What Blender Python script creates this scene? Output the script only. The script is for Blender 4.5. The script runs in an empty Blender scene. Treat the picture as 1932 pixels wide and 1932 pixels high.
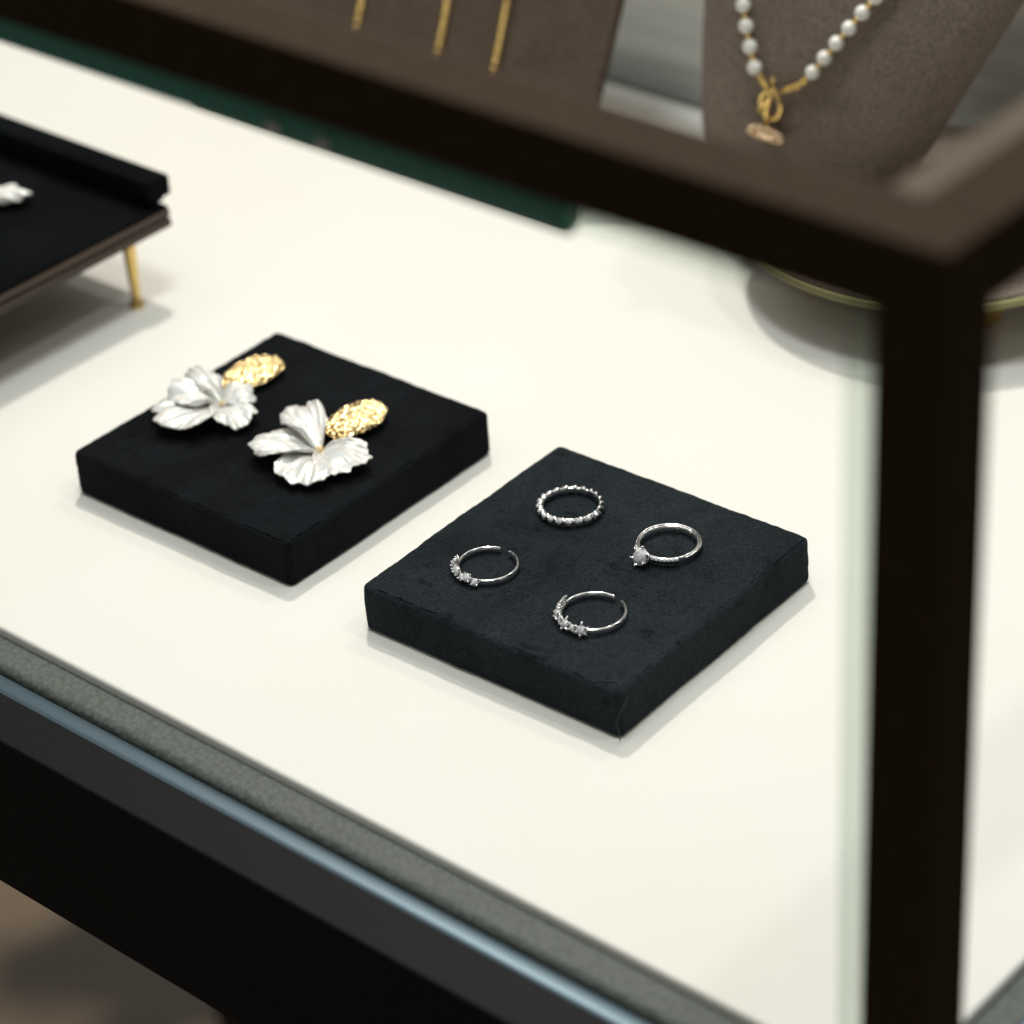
import bpy, bmesh, math, random
from mathutils import Vector, Matrix, noise
random.seed(7)
S=0.01
scene=bpy.context.scene
COL=scene.collection
# ---------------------------------------------------------------- materials
def lin(c): 
    return tuple(((v/255)/12.92 if v/255<=0.04045 else ((v/255+0.055)/1.055)**2.4) for v in c)+(1,)
def mat(name, base=(0.5,0.5,0.5,1), rough=0.5, metal=0.0, **kw):
    m=bpy.data.materials.new(name); m.use_nodes=True
    nt=m.node_tree; b=nt.nodes['Principled BSDF']
    b.inputs['Base Color'].default_value=base
    b.inputs['Roughness'].default_value=rough
    b.inputs['Metallic'].default_value=metal
    for k,v in kw.items():
        b.inputs[k].default_value=v
    return m,nt,b
def coord(nt,scale=(1,1,1)):
    tc=nt.nodes.new('ShaderNodeTexCoord'); mp=nt.nodes.new('ShaderNodeMapping')
    mp.inputs['Scale'].default_value=scale
    nt.links.new(tc.outputs['Object'],mp.inputs['Vector']); return mp.outputs['Vector']
def noise_tex(nt,vec,scale,detail=4,rough=0.55,dist=0.0):
    n=nt.nodes.new('ShaderNodeTexNoise'); n.inputs['Scale'].default_value=scale
    n.inputs['Detail'].default_value=detail; n.inputs['Roughness'].default_value=rough; n.inputs['Distortion'].default_value=dist
    nt.links.new(vec,n.inputs['Vector']); return n.outputs['Fac']
def ramp(nt,fac,stops):
    r=nt.nodes.new('ShaderNodeValToRGB'); e=r.color_ramp.elements
    while len(e)<len(stops): e.new(0.5)
    for i,(p,c) in enumerate(stops): e[i].position=p; e[i].color=c
    nt.links.new(fac,r.inputs['Fac']); return r.outputs['Color']
def bump(nt,b,h,strength,dist,prev=None):
    n=nt.nodes.new('ShaderNodeBump'); n.inputs['Strength'].default_value=strength; n.inputs['Distance'].default_value=dist
    nt.links.new(h,n.inputs['Height'])
    if prev: nt.links.new(prev,n.inputs['Normal'])
    nt.links.new(n.outputs['Normal'],b.inputs['Normal']); return n.outputs['Normal']
def mult(nt,a,c,fac=1.0):
    mx=nt.nodes.new('ShaderNodeMix'); mx.data_type='RGBA'; mx.blend_type='MULTIPLY'; mx.inputs['Factor'].default_value=fac
    nt.links.new(a,mx.inputs['A']); nt.links.new(c,mx.inputs['B']); return mx.outputs['Result']

def velvet(name,dark,mid,light,sheen,tint,napk=0.7):
    m,nt,b=mat(name,mid,0.95)
    v=coord(nt)
    c=ramp(nt,noise_tex(nt,v,30,4,0.6,0.4),[(0.33,dark),(0.46,mid),(0.70,light)])
    f2=noise_tex(nt,v,1700,3,0.8)
    c=mult(nt,c,ramp(nt,f2,[(0.36,(0.2,0.2,0.2,1)),(0.64,(2.0,2.0,2.0,1))]),0.9)
    nap=ramp(nt,noise_tex(nt,v,62,7,0.8,1.4),[(0.37,(0.30,0.30,0.30,1)),(0.45,(1,1,1,1)),(0.58,(1,1,1,1)),(0.68,(1.5,1.5,1.5,1))])
    c=mult(nt,c,nap,napk)
    nt.links.new(c,b.inputs['Base Color'])
    b.inputs['Specular IOR Level'].default_value=0.08
    b.inputs['Sheen Weight'].default_value=sheen; b.inputs['Sheen Roughness'].default_value=0.4; b.inputs['Sheen Tint'].default_value=tint
    n1=bump(nt,b,f2,1.0,0.0006)
    bump(nt,b,noise_tex(nt,v,420,4,0.8,0.3),0.6,0.0007,n1)
    return m
M={}
M['pad_a']=velvet('velvet_black',(0.0018,0.0021,0.0026,1),(0.0036,0.0044,0.0055,1),(0.0068,0.0083,0.0102,1),0.05,(0.5,0.6,0.7,1))
M['pad_b']=velvet('velvet_blue_black',(0.0085,0.0115,0.0132,1),(0.0132,0.0172,0.0198,1),(0.018,0.023,0.026,1),0.10,(0.5,0.62,0.72,1),0.9)
M['velvet_stand']=velvet('velvet_stand',(0.0013,0.0017,0.002,1),(0.0022,0.003,0.0036,1),(0.004,0.005,0.006,1),0.02,(0.5,0.6,0.7,1))
M['suede']=velvet('taupe_suede',(0.215,0.168,0.136,1),(0.235,0.185,0.150,1),(0.25,0.198,0.162,1),0.05,(0.8,0.7,0.6,1),0.15)
M['suede_dark']=velvet('dark_brown_suede',(0.085,0.062,0.046,1),(0.097,0.072,0.053,1),(0.108,0.08,0.06,1),0.04,(0.8,0.7,0.6,1),0.2)
m,nt,b=mat('white_leatherette',(0.8,0.78,0.70,1),0.55); v=coord(nt)
nt.links.new(ramp(nt,noise_tex(nt,v,5,3),[(0.3,(0.765,0.742,0.675,1)),(0.7,(0.775,0.775,0.725,1))]),b.inputs['Base Color'])
b.inputs['Specular IOR Level'].default_value=0.2
bump(nt,b,noise_tex(nt,v,900,3),0.25,0.0003); M['mat']=m
m,nt,b=mat('grey_leather',lin((92,98,88)),0.55); v=coord(nt)
vo=nt.nodes.new('ShaderNodeTexVoronoi'); vo.inputs['Scale'].default_value=520; nt.links.new(v,vo.inputs['Vector'])
nt.links.new(ramp(nt,vo.outputs['Distance'],[(0.0,lin((100,105,99))),(0.8,lin((82,87,82)))]),b.inputs['Base Color'])
b.inputs['Specular IOR Level'].default_value=0.2
bump(nt,b,vo.outputs['Distance'],0.5,0.0005); M['leather']=m
def framemat(name,base,rough,spec):
    m,nt,b=mat(name,base,rough); v=coord(nt)
    b.inputs['Specular IOR Level'].default_value=spec
    f=noise_tex(nt,v,1500,2,0.7)
    nt.links.new(ramp(nt,f,[(0.35,tuple(x*0.5 for x in base[:3])+(1,)),(0.75,tuple(x*1.8 for x in base[:3])+(1,))]),b.inputs['Base Color'])
    bump(nt,b,f,0.4,0.0003); return m
M['frame']=framemat('black_coat_brown_reflection',(0.036,0.022,0.013,1),0.6,0.05)  # black coat; brown reflection of the surroundings put into its base colour
M['frame_low']=framemat('black_powder_coat',(0.0075,0.0080,0.0084,1),0.5,0.10)
M['lip']=framemat('olive_brown_gasket',(0.085,0.062,0.040,1),0.6,0.2)
m,nt,b=mat('glass_foot_highlight',lin((76,94,104)),0.38,0.5); M['foot_highlight']=m  # bluish highlight at the glass foot, given as a surface colour
m,nt,b=mat('green_glass_edge',(0.10,0.42,0.33,1),0.15); M['gedge']=m
def softglass(name,tint,dif,k):
    m=bpy.data.materials.new(name); m.use_nodes=True; nt=m.node_tree; nt.nodes.clear()
    o=nt.nodes.new('ShaderNodeOutputMaterial'); mx=nt.nodes.new('ShaderNodeMixShader')
    t=nt.nodes.new('ShaderNodeBsdfTransparent'); t.inputs['Color'].default_value=tint
    g=nt.nodes.new('ShaderNodeBsdfDiffuse'); g.inputs['Color'].default_value=dif
    mx.inputs['Fac'].default_value=k
    nt.links.new(t.outputs[0],mx.inputs[1]); nt.links.new(g.outputs[0],mx.inputs[2]); nt.links.new(mx.outputs[0],o.inputs['Surface'])
    return m
M['glass_soft']=softglass('pale_green_glass_edge',(0.92,0.96,0.93,1),(0.6,0.68,0.6,1),0.12)
m,nt,b=mat('silver',(0.94,0.93,0.91,1),0.12,1.0); M['silver']=m
m,nt,b=mat('gold',(0.98,0.70,0.26,1),0.22,1.0); M['gold']=m
m,nt,b=mat('brass',(0.75,0.53,0.20,1),0.35,1.0); M['brass']=m
m,nt,b=mat('pale_brass',(0.27,0.26,0.11,1),0.55,0.2); M['rim']=m
m,nt,b=mat('hammered_gold',(1.0,0.76,0.38,1),0.14,1.0); v=coord(nt)
vo=nt.nodes.new('ShaderNodeTexVoronoi'); vo.inputs['Scale'].default_value=620; vo.feature='F1'; nt.links.new(v,vo.inputs['Vector'])
bump(nt,b,vo.outputs['Distance'],0.55,0.0010); M['hammered']=m
m,nt,b=mat('mother_of_pearl',(0.86,0.84,0.79,1),0.28); v=coord(nt)
nt.links.new(ramp(nt,noise_tex(nt,v,230,4,0.65,1.5),[(0.32,(0.66,0.75,0.77,1)),(0.45,(0.80,0.80,0.76,1)),(0.55,(0.83,0.77,0.71,1)),(0.64,(0.80,0.81,0.79,1)),(0.74,(0.70,0.76,0.77,1))]),b.inputs['Base Color'])
b.inputs['Metallic'].default_value=0.12; b.inputs['Coat Weight'].default_value=0.9; b.inputs['Coat Roughness'].default_value=0.1
try:
    b.inputs['Thin Film Thickness'].default_value=380; b.inputs['Thin Film IOR'].default_value=1.45
except Exception: pass
n1=bump(nt,b,noise_tex(nt,v,380,4,0.6,0.8),0.6,0.0009); M['petal']=m
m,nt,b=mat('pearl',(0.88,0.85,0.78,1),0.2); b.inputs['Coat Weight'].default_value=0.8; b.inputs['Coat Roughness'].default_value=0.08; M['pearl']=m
m,nt,b=mat('clear_gem',(0.97,0.985,1,1),0.04); b.inputs['Transmission Weight'].default_value=0.18; b.inputs['IOR'].default_value=2.4; b.inputs['Metallic'].default_value=0.3; M['gem']=m
m,nt,b=mat('rose_gold_gem',(0.88,0.66,0.42,1),0.2); b.inputs['Metallic'].default_value=0.8; M['pink']=m
m,nt,b=mat('laminated_walnut',(0.05,0.03,0.02,1),0.5); v=coord(nt,(6,6,900))
nt.links.new(ramp(nt,noise_tex(nt,v,1.0,3),[(0.35,(0.012,0.007,0.005,1)),(0.5,(0.05,0.028,0.017,1)),(0.68,(0.10,0.062,0.038,1))]),b.inputs['Base Color']); M['walnut']=m
m,nt,b=mat('grey_blue_panel',(0.3,0.31,0.3,1),0.5); v=coord(nt,(2,1,26))
nt.links.new(ramp(nt,noise_tex(nt,v,1.6,3),[(0.35,lin((190,193,190))),(0.52,lin((220,222,216))),(0.68,lin((245,243,235)))]),b.inputs['Base Color']); M['panel']=m
m,nt,b=mat('brown_floor',(0.05,0.035,0.025,1),0.6); v=coord(nt)
nt.links.new(ramp(nt,noise_tex(nt,v,4.0,2),[(0.45,(0.045,0.034,0.024,1)),(0.56,(0.24,0.175,0.115,1))]),b.inputs['Base Color']); M['floor']=m
m,nt,b=mat('thread',(0.03,0.035,0.04,1),0.7); M['thread']=m

# ---------------------------------------------------------------- object helpers
def empty(name,loc,label,cat,group=None):
    o=bpy.data.objects.new(name,None); o.empty_display_size=0.01
    o.location=Vector(loc)*S; COL.objects.link(o); o['label']=label; o['category']=cat
    if group: o['group']=group
    return o
def finish(name,bm,material,parent=None,smooth=True,origin=None):
    """bm is in cm, in world coordinates."""
    me=bpy.data.meshes.new(name)
    if parent is not None: org=parent.location/S
    else: org=Vector(origin or (0,0,0))
    own=Vector(origin) if (origin is not None) else org
    for v in bm.verts: v.co=(v.co-own)*S
    bmesh.ops.recalc_face_normals(bm,faces=bm.faces)
    for f in bm.faces: f.smooth=smooth
    bm.to_mesh(me); bm.free()
    me.materials.append(M[material])
    o=bpy.data.objects.new(name,me); COL.objects.link(o)
    if parent is not None:
        o.parent=parent; o.location=(own-org)*S
    else: o.location=own*S
    return o
def box_bm(x0,x1,y0,y1,z0,z1,bev=0.0,seg=2):
    t=bmesh.new()
    bmesh.ops.create_cube(t,size=1)
    for v in t.verts: v.co=Vector(((v.co.x+.5)*(x1-x0)+x0,(v.co.y+.5)*(y1-y0)+y0,(v.co.z+.5)*(z1-z0)+z0))
    if bev: bmesh.ops.bevel(t,geom=list(t.edges),offset=bev,segments=seg,profile=0.5,affect='EDGES')
    return t
def tube_bm(bm,pts,rad,n=10,closed=False):
    P=[Vector(p) for p in pts]; N=len(P); rings=[]
    prev=None
    for i,p in enumerate(P):
        if closed: t=(P[(i+1)%N]-P[i-1])
        else: t=P[min(i+1,N-1)]-P[max(i-1,0)]
        t.normalize()
        a=prev if prev else (Vector((0,0,1)) if abs(t.z)<0.9 else Vector((1,0,0)))
        a=(a-t*a.dot(t)).normalized(); prev=a; b=t.cross(a)
        r=rad[i] if isinstance(rad,(list,tuple)) else rad
        rings.append([bm.verts.new(p+(a*math.cos(2*math.pi*k/n)+b*math.sin(2*math.pi*k/n))*r) for k in range(n)])
    for i in range(N if closed else N-1):
        A=rings[i];B=rings[(i+1)%N]
        for k in range(n): bm.faces.new((A[k],A[(k+1)%n],B[(k+1)%n],B[k]))
    if not closed:
        bm.faces.new(rings[0]); bm.faces.new(rings[-1])
def sphere_bm(bm,c,r,u=12,v=8,scale=(1,1,1),rot=None):
    mt=Matrix.Translation(Vector(c))
    if rot: mt=mt@rot
    mt=mt@Matrix.Diagonal((r*scale[0],r*scale[1],r*scale[2],1))
    bmesh.ops.create_uvsphere(bm,u_segments=u,v_segments=v,radius=1,matrix=mt)
def lathe_bm(bm,c,prof,n=48):
    c=Vector(c); rings=[]
    for r,z in prof:
        rings.append([bm.verts.new(c+Vector((r*math.cos(2*math.pi*k/n),r*math.sin(2*math.pi*k/n),z))) for k in range(n)])
    for A,B in zip(rings,rings[1:]):
        for k in range(n): bm.faces.new((A[k],A[(k+1)%n],B[(k+1)%n],B[k]))
    bm.faces.new(rings[0]); bm.faces.new(rings[-1])

# ---------------------------------------------------------------- setting
bm=bmesh.new(); bmesh.ops.create_grid(bm,x_segments=4,y_segments=4,size=400)
for v in bm.verts: v.co.z=-80
o=finish('floor',bm,'floor',smooth=False); o['kind']='structure'; o['label']='dark brown shop floor'

# ---------------------------------------------------------------- display case
XL,XR=-62.0,22.8; YF,YB=-15.9,34.0; W=1.68; T=26.1
case=empty('display_case',(-20,9,-80),'black metal framed display case with white padded floor','display case')
def part(name,bm,material,smooth=False,par=None): return finish(name,bm,material,par or case,smooth)
for (x0,x1,y0,y1) in ((XL,XR,YF,YF+W),(XL,XR,YB-W,YB)):
    part('top_rail',box_bm(x0,x1,y0,y1,T-W,T,0.07,3),'frame')
for (x0,x1) in ((XL,XL+W),(XR-W,XR)):
    part('top_rail',box_bm(x0,x1,YF+W-0.02,YB-W+0.02,T-W+0.003,T-0.004,0.05,3),'frame')
part('top_gasket',box_bm(XL+W,XR-W-0.02,YF+W+0.01,YF+W+0.22,T-0.55,T-0.12,0.05,2),'lip')
part('top_gasket',box_bm(XR-W-0.95,XR-W-0.02,YF+W+0.24,YB-W-0.1,T-0.55,T-0.12,0.06,2),'lip')
for x0 in (XL,XR-W):
    for y0 in (YF,YB-W):
        part('post',box_bm(x0+0.004,x0+W-0.004,y0+0.004,y0+W-0.004,-79.9,T-W-0.002,0.07,3),'frame')
for (y0,y1,s) in ((YF,YF+W,1),(YB-W,YB,-1)):
    part('bottom_rail',box_bm(XL+W,XR-W,y0+0.02,y1,-4.2,0,0.08,3),'frame_low')
    part('apron',box_bm(XL+W,XR-W,y0+(0.2 if s>0 else 0.3),y1-(0.3 if s>0 else 0.2),-6.45,-4.22,0.06,2),'frame_low')
for x0 in (XL,XR-W):
    part('bottom_rail',box_bm(x0+0.02,x0+W-0.02,YF+W,YB-W,-4.2,-0.01,0.08,3),'frame_low')
ML,MR,MF,MB=-58.8,19.5,-11.95,31.0
part('padded_floor',box_bm(ML,MR,MF,MB,-0.9,0,0.14,4),'mat',True)
part('leather_border',box_bm(ML-1.35,MR+1.4,MF-1.15,MB+1.2,-1.6,-0.32,0.30,5),'leather',True)
part('glass_foot_highlight',box_bm(XL+W+0.1,XR-W-0.05,-14.20,-13.30,-1.2,-0.22,0.3,5),'foot_highlight',True)  # strip added in place of the bluish reflection along the glass foot
part('glass_foot_highlight',box_bm(XR-W-0.6,XR-W-0.02,-13.2,YB-W-0.1,-1.2,-0.08,0.2,3),'foot_highlight',True)
part('glass_edge',box_bm(XL+W+0.1,12.2,-14.2,-13.95,22.65,T-W-0.01,0.04,2),'gedge')
part('glass_edge',box_bm(12.3,17.0,-14.2,-14.0,22.85,T-W-0.01,0.04,2),'glass_soft')
part('glass_edge',box_bm(19.25,21.1,-14.1,-13.95,-0.02,T-W-0.02,0.03,2),'glass_soft')
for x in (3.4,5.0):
    bm=bmesh.new(); sphere_bm(bm,(x,-14.3,22.95),0.16,16,10,(1.5,0.6,0.8)); finish('glint_bead',bm,'pearl',case)  # added beads standing in for blurred white glints on the glass edge
part('back_panel',box_bm(XL+W,XR-W,32.0,32.3,-0.4,T-W-0.02,0.0),'panel')

# ---------------------------------------------------------------- pads
def pad(name,cx,cy,rot,s,h,material,label,seed,group):
    bm=bmesh.new(); bmesh.ops.create_cube(bm,size=1)
    for v in bm.verts: v.co=Vector((v.co.x*s,v.co.y*s,v.co.z*h))
    ver=[e for e in bm.edges if abs(e.verts[0].co.z-e.verts[1].co.z)>h*.5]
    bmesh.ops.bevel(bm,geom=ver,offset=0.24,segments=5,profile=0.5,affect='EDGES')
    hor=[e for e in bm.edges if abs(e.verts[0].co.z-e.verts[1].co.z)<1e-5 and len(e.link_faces)==2 and abs(e.link_faces[0].normal.z-e.link_faces[1].normal.z)>0.5]
    bmesh.ops.bevel(bm,geom=hor,offset=0.20,segments=5,profile=0.5,affect='EDGES')
    for ax in (0,1):
        n=Vector((1,0,0)) if ax==0 else Vector((0,1,0))
        for k in range(1,72):
            bmesh.ops.bisect_plane(bm,geom=bm.verts[:]+bm.edges[:]+bm.faces[:],plane_co=n*(-s/2+s*k/72),plane_no=n)
    for k in range(1,10):
        bmesh.ops.bisect_plane(bm,geom=bm.verts[:]+bm.edges[:]+bm.faces[:],plane_co=Vector((0,0,-h/2+h*k/10)),plane_no=Vector((0,0,1)))
    bm.normal_update()
    for v in bm.verts:
        q=v.co+Vector((seed*13.1,seed*3.3,0))
        d=noise.noise(q*0.35)*0.03+noise.noise(q*1.1)*0.018+noise.noise(q*3.5)*0.014+noise.noise(q*9.0)*0.018
        if v.co.z<-h/2+0.05: d=0
        v.co+=v.normal*d
    mt=Matrix.Translation((cx,cy,h/2))@Matrix.Rotation(rot,4,'Z')
    bmesh.ops.transform(bm,matrix=mt,verts=bm.verts)
    o=finish(name,bm,material,None,True,origin=(cx,cy,0))
    o['label']=label; o['category']='jewelry pad'; o['group']=group
    return o
H=1.677
pad('jewelry_pad',-13.3,0.0,0.015,10,H,'pad_a','square black velvet jewelry pad holding two flower earrings',1,'velvet jewelry pads')
p2=pad('jewelry_pad',0,0,0.031,10,H,'pad_b','square blue-black suede jewelry pad holding four silver rings',2,'velvet jewelry pads')
bm=bmesh.new()
pts=[(4.2,-4.75,H+0.03),(4.45,-4.6,H+0.05),(4.75,-4.4,H+0.03),(5.02,-4.35,H-0.08),(5.2,-4.55,H-0.35),(5.17,-4.8,H-0.6),(5.13,-5.0,H-0.95),(5.2,-4.95,H-1.3),(5.22,-4.95,0.1)]
tube_bm(bm,pts,0.018,6)
o=finish('loose_thread',bm,'thread',None,True,origin=(5.1,-4.9,0)); o['label']='thin dark loose thread at the corner of a suede pad'; o['category']='thread'

# ---------------------------------------------------------------- rings
def gem_bm(r,n=10):
    bm=bmesh.new()
    tb=[bm.verts.new((0.55*r*math.cos(2*math.pi*(k+.5)/n),0.55*r*math.sin(2*math.pi*(k+.5)/n),0.40*r)) for k in range(n)]
    g=[bm.verts.new((r*math.cos(2*math.pi*k/n),r*math.sin(2*math.pi*k/n),0.05*r)) for k in range(n)]
    c=bm.verts.new((0,0,-0.75*r)); t=bm.verts.new((0,0,0.46*r))
    for k in range(n):
        bm.faces.new((tb[k-1],tb[k],t))
        bm.faces.new((tb[k-1],tb[k],g[k])); bm.faces.new((tb[k],g[(k+1)%n],g[k])); bm.faces.new((g[k],g[(k+1)%n],c))
    return bm
def frame_at(center,R,ang,z,tilt=0.0):
    a=math.radians(ang); rad=Vector((math.cos(a),math.sin(a),0)); up=Vector((0,0,1))
    ax=(rad*math.cos(tilt)+up*math.sin(tilt)).normalized(); tan=Vector((-math.sin(a),math.cos(a),0)); oth=ax.cross(tan)
    m=Matrix((tan,oth,ax)).transposed().to_4x4(); m.translation=Vector(center)+rad*R+up*z
    return m
def add_gem(parent,mtx,r,material='gem'):
    bm=gem_bm(r,8 if r<0.2 else 12); bmesh.ops.transform(bm,matrix=mtx@Matrix.Rotation(random.random(),4,'Z'),verts=bm.verts)
    return finish('gemstone',bm,material,parent,False,origin=mtx.translation)
def band_bm(bm,c,R,a0,a1,ra,rb,zc,n=96,m=12,fn=None):
    c=Vector(c); rings=[]
    for i in range(n+1):
        a=math.radians(a0+(a1-a0)*i/n); rad=Vector((math.cos(a),math.sin(a),0)); k=fn(i/n) if fn else 1
        rings.append([bm.verts.new(c+rad*(R+ra*k*math.cos(2*math.pi*j/m))+Vector((0,0,zc+rb*k*math.sin(2*math.pi*j/m)))) for j in range(m)])
    for i in range(n):
        A=rings[i];B=rings[i+1]
        for j in range(m): bm.faces.new((A[j],A[(j+1)%m],B[(j+1)%m],B[j]))
    bm.faces.new(rings[0]); bm.faces.new(rings[-1])
def prongs_bm(bm,mtx,r,n,pr,ln):
    for k in range(n):
        a=2*math.pi*(k+.5)/n
        p0=mtx@Vector((0.5*r*math.cos(a),0.5*r*math.sin(a),-ln)); p1=mtx@Vector((1.02*r*math.cos(a),1.02*r*math.sin(a),0.25*r))
        tube_bm(bm,[p0,p0.lerp(p1,.5),p1],[pr*.8,pr,pr*.9],6); sphere_bm(bm,p1,pr*1.2,6,5)
RG='silver rings on the suede pad'
Z=H+0.03
c=(-2.2,1.9,Z); ring=empty('ring',c,'silver twisted band ring set with tiny stones on suede pad','ring',RG)
bm=bmesh.new()
band_bm(bm,c,0.93,92,92+346,0.05,0.12,0.15)
N=20
for k in range(N+1):
    an=92+346*k/N; mt=frame_at(c,0.98,an,0.17,0.4)
    rot=Matrix.Rotation(math.radians(50),4,'Z')
    mm=mt@rot@Matrix.Diagonal((0.09,0.21,0.11,1))
    bmesh.ops.create_uvsphere(bm,u_segments=12,v_segments=8,radius=1,matrix=mm)
finish('band',bm,'silver',ring)
for k in range(11):
    an=92+346*(k+5.5)/N; add_gem(ring,frame_at(c,1.06,an,0.24,0.75),0.085)
c=(1.68,1.98,Z); ring=empty('ring',c,'silver solitaire ring with one raised clear round stone','ring',RG)
bm=bmesh.new()
band_bm(bm,c,0.92,78,78+357,0.055,0.12,0.14)
band_bm(bm,c,1.0,-20,215,0.055,0.075,0.20,n=60,fn=lambda t:min(1,0.35+3*min(t,1-t)))
mt=frame_at(c,1.24,-97,0.30,0.62)
prongs_bm(bm,mt,0.30,6,0.045,0.34)
band_bm(bm,c,0.99,-92,-35,0.06,0.08,0.2,n=30)
band_bm(bm,c,0.99,-140,-106,0.06,0.08,0.2,n=20)
tube_bm(bm,[mt@Vector((0.2*math.cos(a),0.2*math.sin(a),-0.17)) for a in [2*math.pi*k/20 for k in range(20)]],0.03,6,True)
finish('band',bm,'silver',ring)
add_gem(ring,mt,0.29)
for an in (-80,-73,-66,-59,-52,-45,-38): add_gem(ring,frame_at(c,1.04,an,0.25,0.6),0.065)
for an in (-116,-123,-130): add_gem(ring,frame_at(c,1.04,an,0.25,0.6),0.065)
c=(-2.15,-2.2,Z); ring=empty('ring',c,'thin open silver ring with row of small clear stones','ring',RG)
bm=bmesh.new(); band_bm(bm,c,0.93,106,106+340,0.058,0.11,0.12)
gl=[(203,.12),(217,.15),(231,.12),(245,.16),(259,.12),(273,.15),(288,.13)]
for i,(an,r) in enumerate(gl):
    mt=frame_at(c,1.05,an,0.18+(0.09 if i%2 else 0.0),0.7); prongs_bm(bm,mt,r,4,0.034,0.12)
finish('band',bm,'silver',ring)
for i,(an,r) in enumerate(gl): add_gem(ring,frame_at(c,1.05,an,0.18+(0.09 if i%2 else 0.0),0.7),r)
c=(2.1,-2.25,Z); ring=empty('ring',c,'open silver ring with star shaped clusters of clear stones','ring',RG)
bm=bmesh.new(); band_bm(bm,c,0.98,88,88+342,0.06,0.11,0.12)
gl=[(190,.15,6),(207,.11,4),(223,.16,6),(240,.11,4),(256,.16,6),(273,.11,4),(289,.16,6)]
for an,r,n in gl:
    mt=frame_at(c,1.08,an,0.21,0.6); prongs_bm(bm,mt,r,n,0.030,0.12)
    if n==6:
        for k in range(6):
            a=2*math.pi*(k+.5)/6; p=mt@Vector((1.65*r*math.cos(a),1.65*r*math.sin(a),0.1*r)); q=mt@Vector((0.8*r*math.cos(a),0.8*r*math.sin(a),0))
            tube_bm(bm,[q,p],[0.05,0.028],5)
finish('band',bm,'silver',ring)
for an,r,n in gl: add_gem(ring,frame_at(c,1.08,an,0.21,0.6),r)

# ---------------------------------------------------------------- earrings
def petal_bm(bm,c,ang,L,Wd,lift,seed,roll=0.0,curl=0.12,dome=0.10):
    """rounded scallop-shell petal with radial ribs and a crumpled, ruffled rim"""
    U,V=34,96; a0=math.radians(ang); g=[]
    for i in range(U+1):
        u=i/U; row=[]
        for j in range(V+1):
            v=-1+2*j/V
            ph=v*math.pi*0.66
            ox=L*(0.58+0.42*math.cos(ph)); oy=Wd/2*math.sin(ph)
            t=max(0,abs(v)-0.80)/0.20; ox*=1-0.45*t; oy*=1-0.30*t*t
            ruf=0.055*noise.noise(Vector((v*3.4,seed,0)))+0.035*noise.noise(Vector((v*9,seed,4)))-0.045*(0.5+0.5*math.cos(v*11+seed))**8
            k=1+ruf*u*u*1.6
            x=ox*u*k; y=oy*(u**0.68)*k
            w=noise.noise(Vector((v*3,seed,1)))
            rib=0.026*math.cos(v*22+2.5*w)*min(1,u*1.6)+0.012*math.cos(v*51+seed)*u
            z=lift*math.sin(u*math.pi*0.55)-curl*u**3+dome*math.sin(math.pi*u)*(1-v*v)+0.12*abs(v)**2.5*u+rib+0.22*u*u*noise.noise(Vector((u*1.8,v*1.9,seed*3.7)))+0.08*u*noise.noise(Vector((u*5,v*5,seed*1.3)))
            z+=0.08*u**4*math.sin(v*7.5+seed*2)+roll*y
            X=x*math.cos(a0)-y*math.sin(a0); Y=x*math.sin(a0)+y*math.cos(a0)
            zz=z if z>-0.05 else -0.05+(z+0.05)*0.1
            row.append(bm.verts.new(Vector(c)+Vector((X,Y,zz))))
        g.append(row)
    for i in range(U):
        for j in range(V): bm.faces.new((g[i][j],g[i][j+1],g[i+1][j+1],g[i+1][j]))
    bmesh.ops.remove_doubles(bm,verts=bm.verts,dist=0.0005)
def gold_leaf_bm(c,L,Wd,rot,seed):
    bm=bmesh.new(); bmesh.ops.create_icosphere(bm,subdivisions=6,radius=1)
    for v in bm.verts:
        x,y,z=v.co
        k=0.95+0.10*y
        d=1+0.12*noise.noise(Vector((x*2.0,y*2.0,seed)))
        q=Vector((x*Wd/2*k*d,y*L/2*d,max(z,-0.5)*0.24))
        if z>-0.2:
            nn=0.9*noise.noise(Vector((x*5,y*8,seed)))+0.9*noise.noise(Vector((x*10,y*17,seed+5)))
            q.z+=0.075*nn
        v.co=q
    bmesh.ops.transform(bm,matrix=Matrix.Translation(c)@Matrix.Rotation(rot,4,'Z')@Matrix.Rotation(0.06,4,'X'),verts=bm.verts)
    return bm
def earring(c,gc,gl,gw,gr,petals,label,seed,group='flower earrings'):
    e=empty('earring',c,label,'earring',group)
    finish('gold_leaf',gold_leaf_bm(Vector(gc),gl,gw,gr,seed),'hammered',e)
    for k,(ang,L,Wd,lift,dz,roll) in enumerate(petals):
        bm=bmesh.new(); petal_bm(bm,(c[0],c[1],c[2]+0.14+dz),ang,L,Wd,lift,seed+k*1.7,roll)
        o=finish('petal',bm,'petal',e)
        md=o.modifiers.new('thick','SOLIDIFY'); md.thickness=0.05*S; md.offset=0
    bm=bmesh.new()
    for k in range(6):
        a=k*1.05; sphere_bm(bm,(c[0]+0.1*math.cos(a),c[1]+0.1*math.sin(a),c[2]+0.34+0.05*(k%2)),0.045,8,6)
    tube_bm(bm,[(c[0],c[1],c[2]+0.25),(c[0],c[1]+0.4,c[2]+0.25),((c[0]+gc[0])/2,(c[1]+gc[1])/2,c[2]+0.22)],0.05,6)
    finish('stamen',bm,'gold',e)
    return e
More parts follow.
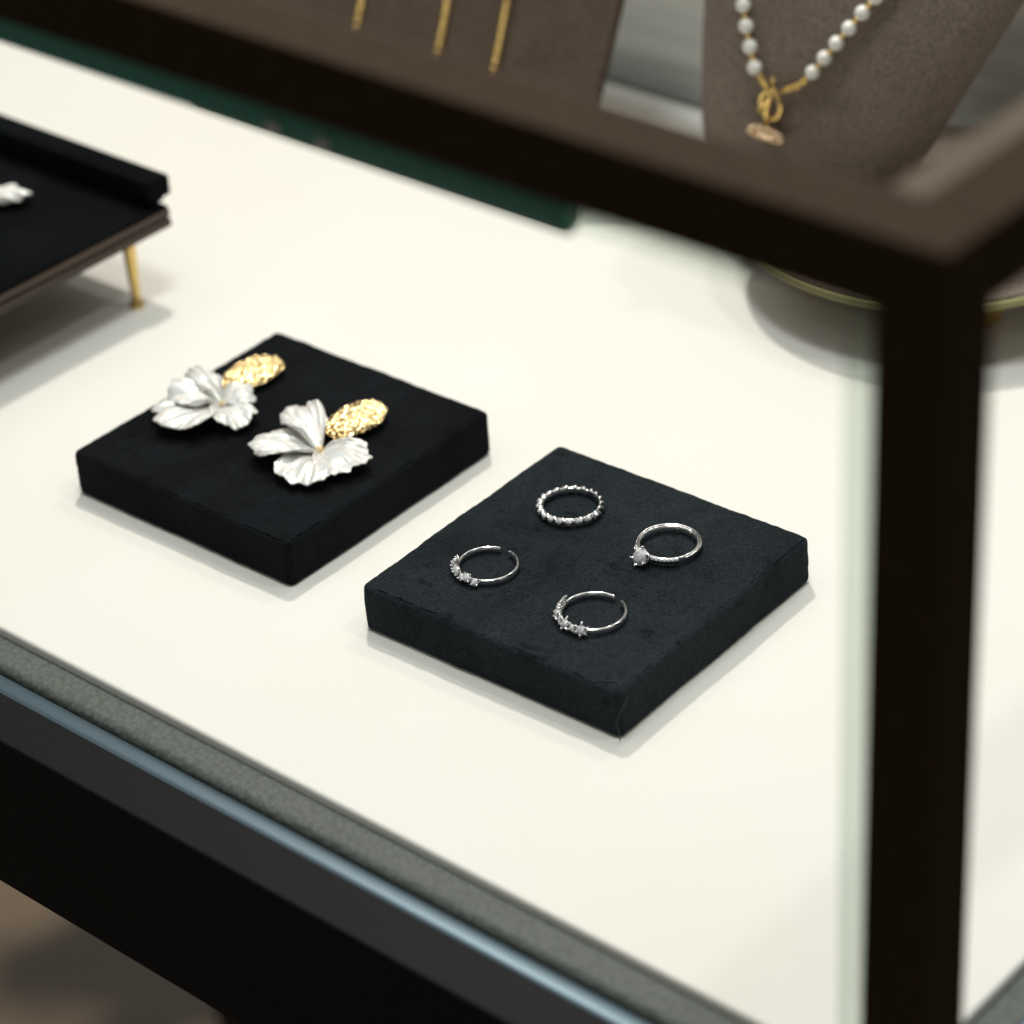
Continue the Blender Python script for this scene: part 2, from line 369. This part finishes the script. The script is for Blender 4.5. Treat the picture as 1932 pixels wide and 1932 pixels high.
earring((-15.8,-0.3,H),(-16.5,1.75,H+0.30),2.6,1.75,-0.05,
  [(246,2.4,2.8,0.42,0.02,0.05),(-22,1.75,1.6,0.35,0.08,0.0),(165,2.2,1.0,0.65,0.12,0.15),(52,1.15,1.3,0.4,0.12,0.1),(208,1.9,1.7,0.5,0.16,-0.05)],
  'earring with pearly white petals and hammered gold leaf on black pad',1.0)
earring((-11.0,-0.5,H),(-11.4,1.65,H+0.30),2.5,1.8,-0.05,
  [(217,2.3,2.0,0.42,0.12,0.05),(-68,2.15,2.2,0.35,0.0,0.0),(-6,2.0,1.95,0.35,0.09,0.05),(156,2.2,1.5,0.75,0.14,-0.05)],
  'earring with four pearly white petals and hammered gold leaf',4.0)

# ---------------------------------------------------------------- velvet riser with brass legs
rz=3.0
riser=empty('display_riser',(-34,0,0),'black velvet display riser with walnut edge on brass legs','display stand')
finish('board',box_bm(-44,-25.5,-9,6.75,rz,rz+0.34,0.03,2),'walnut',riser,False)
finish('board',box_bm(-43.95,-25.62,-8.9,6.7,rz+0.345,rz+0.42,0.0,1),'velvet_stand',riser,False)
finish('board',box_bm(-44,-25.52,-9,6.75,rz+0.425,rz+0.72,0.03,2),'walnut',riser,False)
finish('velvet_top',box_bm(-43.98,-25.54,-8.98,6.7,rz+0.725,rz+0.88,0.05,3),'velvet_stand',riser,True)
finish('back_ledge',box_bm(-43.98,-25.95,6.0,6.9,rz+0.89,rz+1.2,0.03,2),'velvet_stand',riser,True)
finish('back_ledge',box_bm(-44,-25.6,5.9,7.0,rz+1.2,rz+2.0,0.07,3),'velvet_stand',riser,True)
for lx,ly in ((-26.3,5.2),(-43,5.2),(-43,-8.2),(-26.5,-8.2)):
    bm=bmesh.new(); lathe_bm(bm,(lx,ly,0),[(0.05,0.0),(0.27,0.0),(0.29,0.12),(0.25,0.2),(0.17,0.3),(0.18,0.8),(0.24,2.2),(0.27,2.8),(0.33,2.85),(0.33,2.99),(0.1,2.995)],24)
    finish('leg',bm,'brass',riser)
earring((-31.7,2.2,rz+0.88),(-33.4,3.4,rz+1.2),2.2,1.2,0.1,
  [(42,2.5,1.1,0.35,0.05,0.0),(-60,1.5,1.2,0.3,0.0,0),(210,1.9,1.6,0.5,0.05,0),(150,1.8,1.3,0.5,0.1,0)],
  'pearly petal earring lying on black velvet riser',8.0)

# ---------------------------------------------------------------- round base under the bust
tc=(-3.1,24.1,0)
tray=empty('round_tray',tc,'round taupe suede tray with thin brass rim on feet','tray')
bm=bmesh.new(); lathe_bm(bm,tc,[(0.1,2.35),(6.7,2.35),(7.1,2.5),(7.15,2.85),(7.0,2.9),(0.1,2.9)],96); finish('plate',bm,'suede',tray)
bm=bmesh.new(); pts=[(tc[0]+7.16*math.cos(2*math.pi*k/96),tc[1]+7.16*math.sin(2*math.pi*k/96),2.62) for k in range(96)]; tube_bm(bm,pts,0.17,10,True); finish('rim',bm,'rim',tray)
for k in range(3):
    a=math.radians(90+120*k); bm=bmesh.new(); sphere_bm(bm,(tc[0]+4*math.cos(a),tc[1]+4*math.sin(a),1.18),1.18,16,10,(0.7,0.7,1)); finish('foot',bm,'brass',tray)

# ---------------------------------------------------------------- bust
bc=(-6.2,23.6,2.9)
bust=empty('necklace_bust',bc,'taupe suede necklace display bust standing on round tray','necklace bust')
bm=bmesh.new()
prof=[(2.93,-13.1,-4.6,22.3,1.5),(3.1,-13.2,-4.5,22.25,1.6),(4.0,-13.25,-4.0,22.2,1.65),(5.3,-13.25,-3.3,22.1,1.8),(7.5,-13.25,-2.2,22.05,2.0),(9.8,-13.2,-1.0,22.1,2.2),(12.7,-13.4,0.4,22.4,2.5),(14.8,-12.9,0.9,23.2,2.7),(16,-11.4,0.2,24.2,2.6),(16.8,-9.0,-2.2,25.0,2.2),(18,-8.0,-3.4,25.3,2.0),(21,-7.6,-3.7,25.4,1.9)]
rings=[]
for z,xl,xr,yf,dp in prof:
    r=[]; n=40
    for k in range(n):
        a=2*math.pi*k/n; cx=(xl+xr)/2; w=(xr-xl)/2
        ca,sa=math.cos(a),math.sin(a)
        px=cx+w*math.copysign(abs(ca)**0.55,ca)
        py=yf+dp+ (dp*math.copysign(abs(sa)**0.8,sa) if sa>0 else dp*-abs(sa)**0.8)
        r.append(bm.verts.new((px,py,z)))
    rings.append(r)
for A,B in zip(rings,rings[1:]):
    for k in range(40): bm.faces.new((A[k],A[(k+1)%40],B[(k+1)%40],B[k]))
bm.faces.new(rings[0]); bm.faces.new(rings[-1])
o=finish('torso',bm,'suede',bust); md=o.modifiers.new('s','SUBSURF'); md.levels=2; md.render_levels=2

def yfront(x,z):
    for (z0,xl0,xr0,y0,d0),(z1,xl1,xr1,y1,d1) in zip(prof,prof[1:]):
        if z0<=z<=z1:
            t=(z-z0)/(z1-z0); xl=xl0+(xl1-xl0)*t; xr=xr0+(xr1-xr0)*t; y=y0+(y1-y0)*t; d=d0+(d1-d0)*t
            q=min(0.999,abs((x-(xl+xr)/2)/((xr-xl)/2))); sa=math.sqrt(max(0,1-(q**(1/0.55))**2))
            return y+d-d*sa**0.8
    return 22
neck=empty('pearl_necklace',(-8.8,22,6.0),'pearl and gold toggle necklace draped on taupe bust','necklace')
L=[(-9.55,7.75),(-9.9,8.9),(-10.15,10.1),(-10.5,12),(-10.9,14.5)]
Rr=[(-6.95,8.2),(-5.8,9.75),(-4.65,11.3),(-3.6,12.7),(-2.5,14.2)]
def resample(P,step):
    out=[P[0]];acc=0
    for a,b in zip(P,P[1:]):
        d=math.hypot(b[0]-a[0],b[1]-a[1]); t=step-acc
        while t<=d: out.append((a[0]+(b[0]-a[0])*t/d,a[1]+(b[1]-a[1])*t/d)); t+=step
        acc=d-(t-step)
    return out
def link_chain(bm,pts,ll,r):
    for i in range(len(pts)-1):
        a,b=Vector(pts[i]),Vector(pts[i+1]); c=(a+b)/2; t=(b-a).normalized()
        s=t.cross(Vector((0,1,0))).normalized(); n=t.cross(s)
        side=s if i%2 else n*0.9+s*0.3
        tube_bm(bm,[c+t*ll*0.62*math.cos(2*math.pi*k/10)+side*ll*0.38*math.sin(2*math.pi*k/10) for k in range(10)],r,5,True)
chain=bmesh.new()
for P,st,tail in ((L,0.78,[(-9.25,7.2),(-9.0,6.9)]),(Rr,0.84,[(-7.6,7.5),(-8.5,7.0)])):
    pr=resample(P,st)
    for x,z in pr:
        b2=bmesh.new(); y=yfront(x,z)-0.3; sphere_bm(b2,(x,y,z),0.285,20,14); finish('pearl',b2,'pearl',neck,origin=(x,y,z))
    for a,b in zip(pr,pr[1:]):
        for t,rr in ((.36,.075),(.5,.12),(.64,.075)): 
            x,z=a[0]+(b[0]-a[0])*t,a[1]+(b[1]-a[1])*t; sphere_bm(chain,(x,yfront(x,z)-0.28,z),rr,8,6)
    tp=resample([pr[0]]+tail,0.2); link_chain(chain,[(x,yfront(x,z)-0.2,z) for x,z in tp],0.24,0.05)
finish('chain',chain,'gold',neck)
bm=bmesh.new()
tube_bm(bm,[(-8.8+0.45*math.cos(a),21.75,6.45+0.55*math.sin(a)) for a in [2*math.pi*k/24 for k in range(24)]],0.09,8,True)
tube_bm(bm,[(-9.3,21.65,6.1),(-9.0,21.6,6.5),(-8.5,21.6,7.2)],0.08,8)
tube_bm(bm,[(-8.6,21.65,7.6),(-8.7,21.6,7.0),(-8.9,21.6,6.2),(-8.9,21.65,5.5)],0.08,8)
finish('clasp',bm,'gold',neck)
bm=bmesh.new()
for k in range(14):
    a=2*math.pi*k/14; sphere_bm(bm,(-8.95+0.72*math.cos(a),21.65-0.15*math.sin(a),5.25+0.30*math.sin(a)),0.13,8,6)
sphere_bm(bm,(-8.95,21.75,5.25),0.6,14,10,(1,0.3,0.42))
finish('pendant',bm,'pink',neck)

# ---------------------------------------------------------------- leaning necklace board
def yb(z): return 21.9+0.47*(z-5.3)
board=bmesh.new()
bx0,bx1=-38,-17.05
vs=[(bx0,yb(0),0),(bx1,yb(0),0),(bx1,yb(15),15),(bx0,yb(15),15)]
f=[board.verts.new(p) for p in vs]; k=[board.verts.new((p[0],p[1]+0.5,p[2])) for p in vs]
board.faces.new(f); board.faces.new(k[::-1])
for i in range(4): board.faces.new((f[i],f[(i+1)%4],k[(i+1)%4],k[i]))
bmesh.ops.bevel(board,geom=list(board.edges),offset=0.1,segments=3,profile=0.5,affect='EDGES')
o=finish('necklace_board',board,'suede_dark',None,False,origin=((bx0+bx1)/2,yb(0),0)); o['label']='dark brown suede board leaning back behind hanging gold chains'; o['category']='display board'
for x in (-22.2,-25.2,-29.7):
    bm=bmesh.new(); n=60
    pts=[(x+0.05*math.sin(i*.3),yb(14.5-i*0.2)-0.16,14.5-i*0.2) for i in range(n)]
    link_chain(bm,pts,0.24,0.095)
    o=finish('gold_chain',bm,'gold',None,True,origin=(x,yb(3),3)); o['label']='thin gold chain necklace hanging down brown suede board'; o['category']='necklace'; o['group']='gold chains on the suede board'

# ---------------------------------------------------------------- lights
w=bpy.data.worlds.new('World'); scene.world=w; w.use_nodes=True; nt=w.node_tree
bg=nt.nodes['Background']; tc_=nt.nodes.new('ShaderNodeTexCoord')
n=nt.nodes.new('ShaderNodeTexNoise'); n.inputs['Scale'].default_value=3.4; n.inputs['Detail'].default_value=1
nt.links.new(tc_.outputs['Generated'],n.inputs['Vector'])
col=ramp(nt,n.outputs['Fac'],[(0.42,(0.15,0.15,0.15,1)),(0.5,(0.6,0.61,0.59,1)),(0.59,(2.3,2.28,2.18,1))])
sx=nt.nodes.new('ShaderNodeSeparateXYZ'); nt.links.new(tc_.outputs['Generated'],sx.inputs[0])
zr=ramp(nt,sx.outputs['Z'],[(0.0,(0.04,0.04,0.04,1)),(0.15,(0.08,0.08,0.08,1)),(0.5,(0.6,0.6,0.6,1)),(0.8,(1.2,1.2,1.2,1))])
nt.links.new(mult(nt,col,zr),bg.inputs['Color'])
bg.inputs['Strength'].default_value=0.43
def area(loc,target,size,power,color):
    l=bpy.data.lights.new('ceiling_or_sparkle_lamp','AREA'); l.size=size*S; l.energy=power; l.color=color; l.shape='DISK'
    o=bpy.data.objects.new('ceiling_or_sparkle_lamp',l); COL.objects.link(o); o.location=Vector(loc)*S
    o.rotation_euler=(Vector(target)-Vector(loc)).to_track_quat('-Z','Y').to_euler(); return o
area((-50,46,125),(-8,0,0),8,9.6,(1.0,0.945,0.86))
area((5,-8,125),(0,-2,0),24,5.3,(0.94,0.995,0.985))
area((45,30,120),(0,5,0),4,1.7,(1.0,0.98,0.93))  # small lamp added to make metal and stones sparkle
area((-10,60,90),(0,5,0),4,1.0,(1.0,0.95,0.88))  # another added lamp, for glints on the metal

# ---------------------------------------------------------------- camera
p=[47.37899,-54.87294,50.46107,-0.74288,0.57368,-0.06505,5.30787]
yaw,pit,rol=p[3:6]
f=Vector((math.sin(yaw)*math.cos(pit),math.cos(yaw)*math.cos(pit),-math.sin(pit)))
r=Vector((math.cos(yaw),-math.sin(yaw),0)); u=r.cross(f)
c_,s_=math.cos(rol),math.sin(rol); r2=r*c_+u*s_; u2=-r*s_+u*c_
cam=bpy.data.cameras.new('camera'); co=bpy.data.objects.new('camera',cam); COL.objects.link(co)
m=Matrix((r2,u2,-f)).transposed().to_4x4(); m.translation=Vector(p[:3])*S; co.matrix_world=m
cam.sensor_width=36; cam.lens=p[6]*1000/1932*36; cam.clip_start=0.01; cam.clip_end=50
cam.dof.use_dof=True; cam.dof.focus_distance=(Vector((0,-0.5,1.7))-Vector(p[:3])).dot(f)*S; cam.dof.aperture_fstop=7.5
scene.camera=co
scene.view_settings.view_transform='Standard'; scene.view_settings.look='None'; scene.view_settings.exposure=0
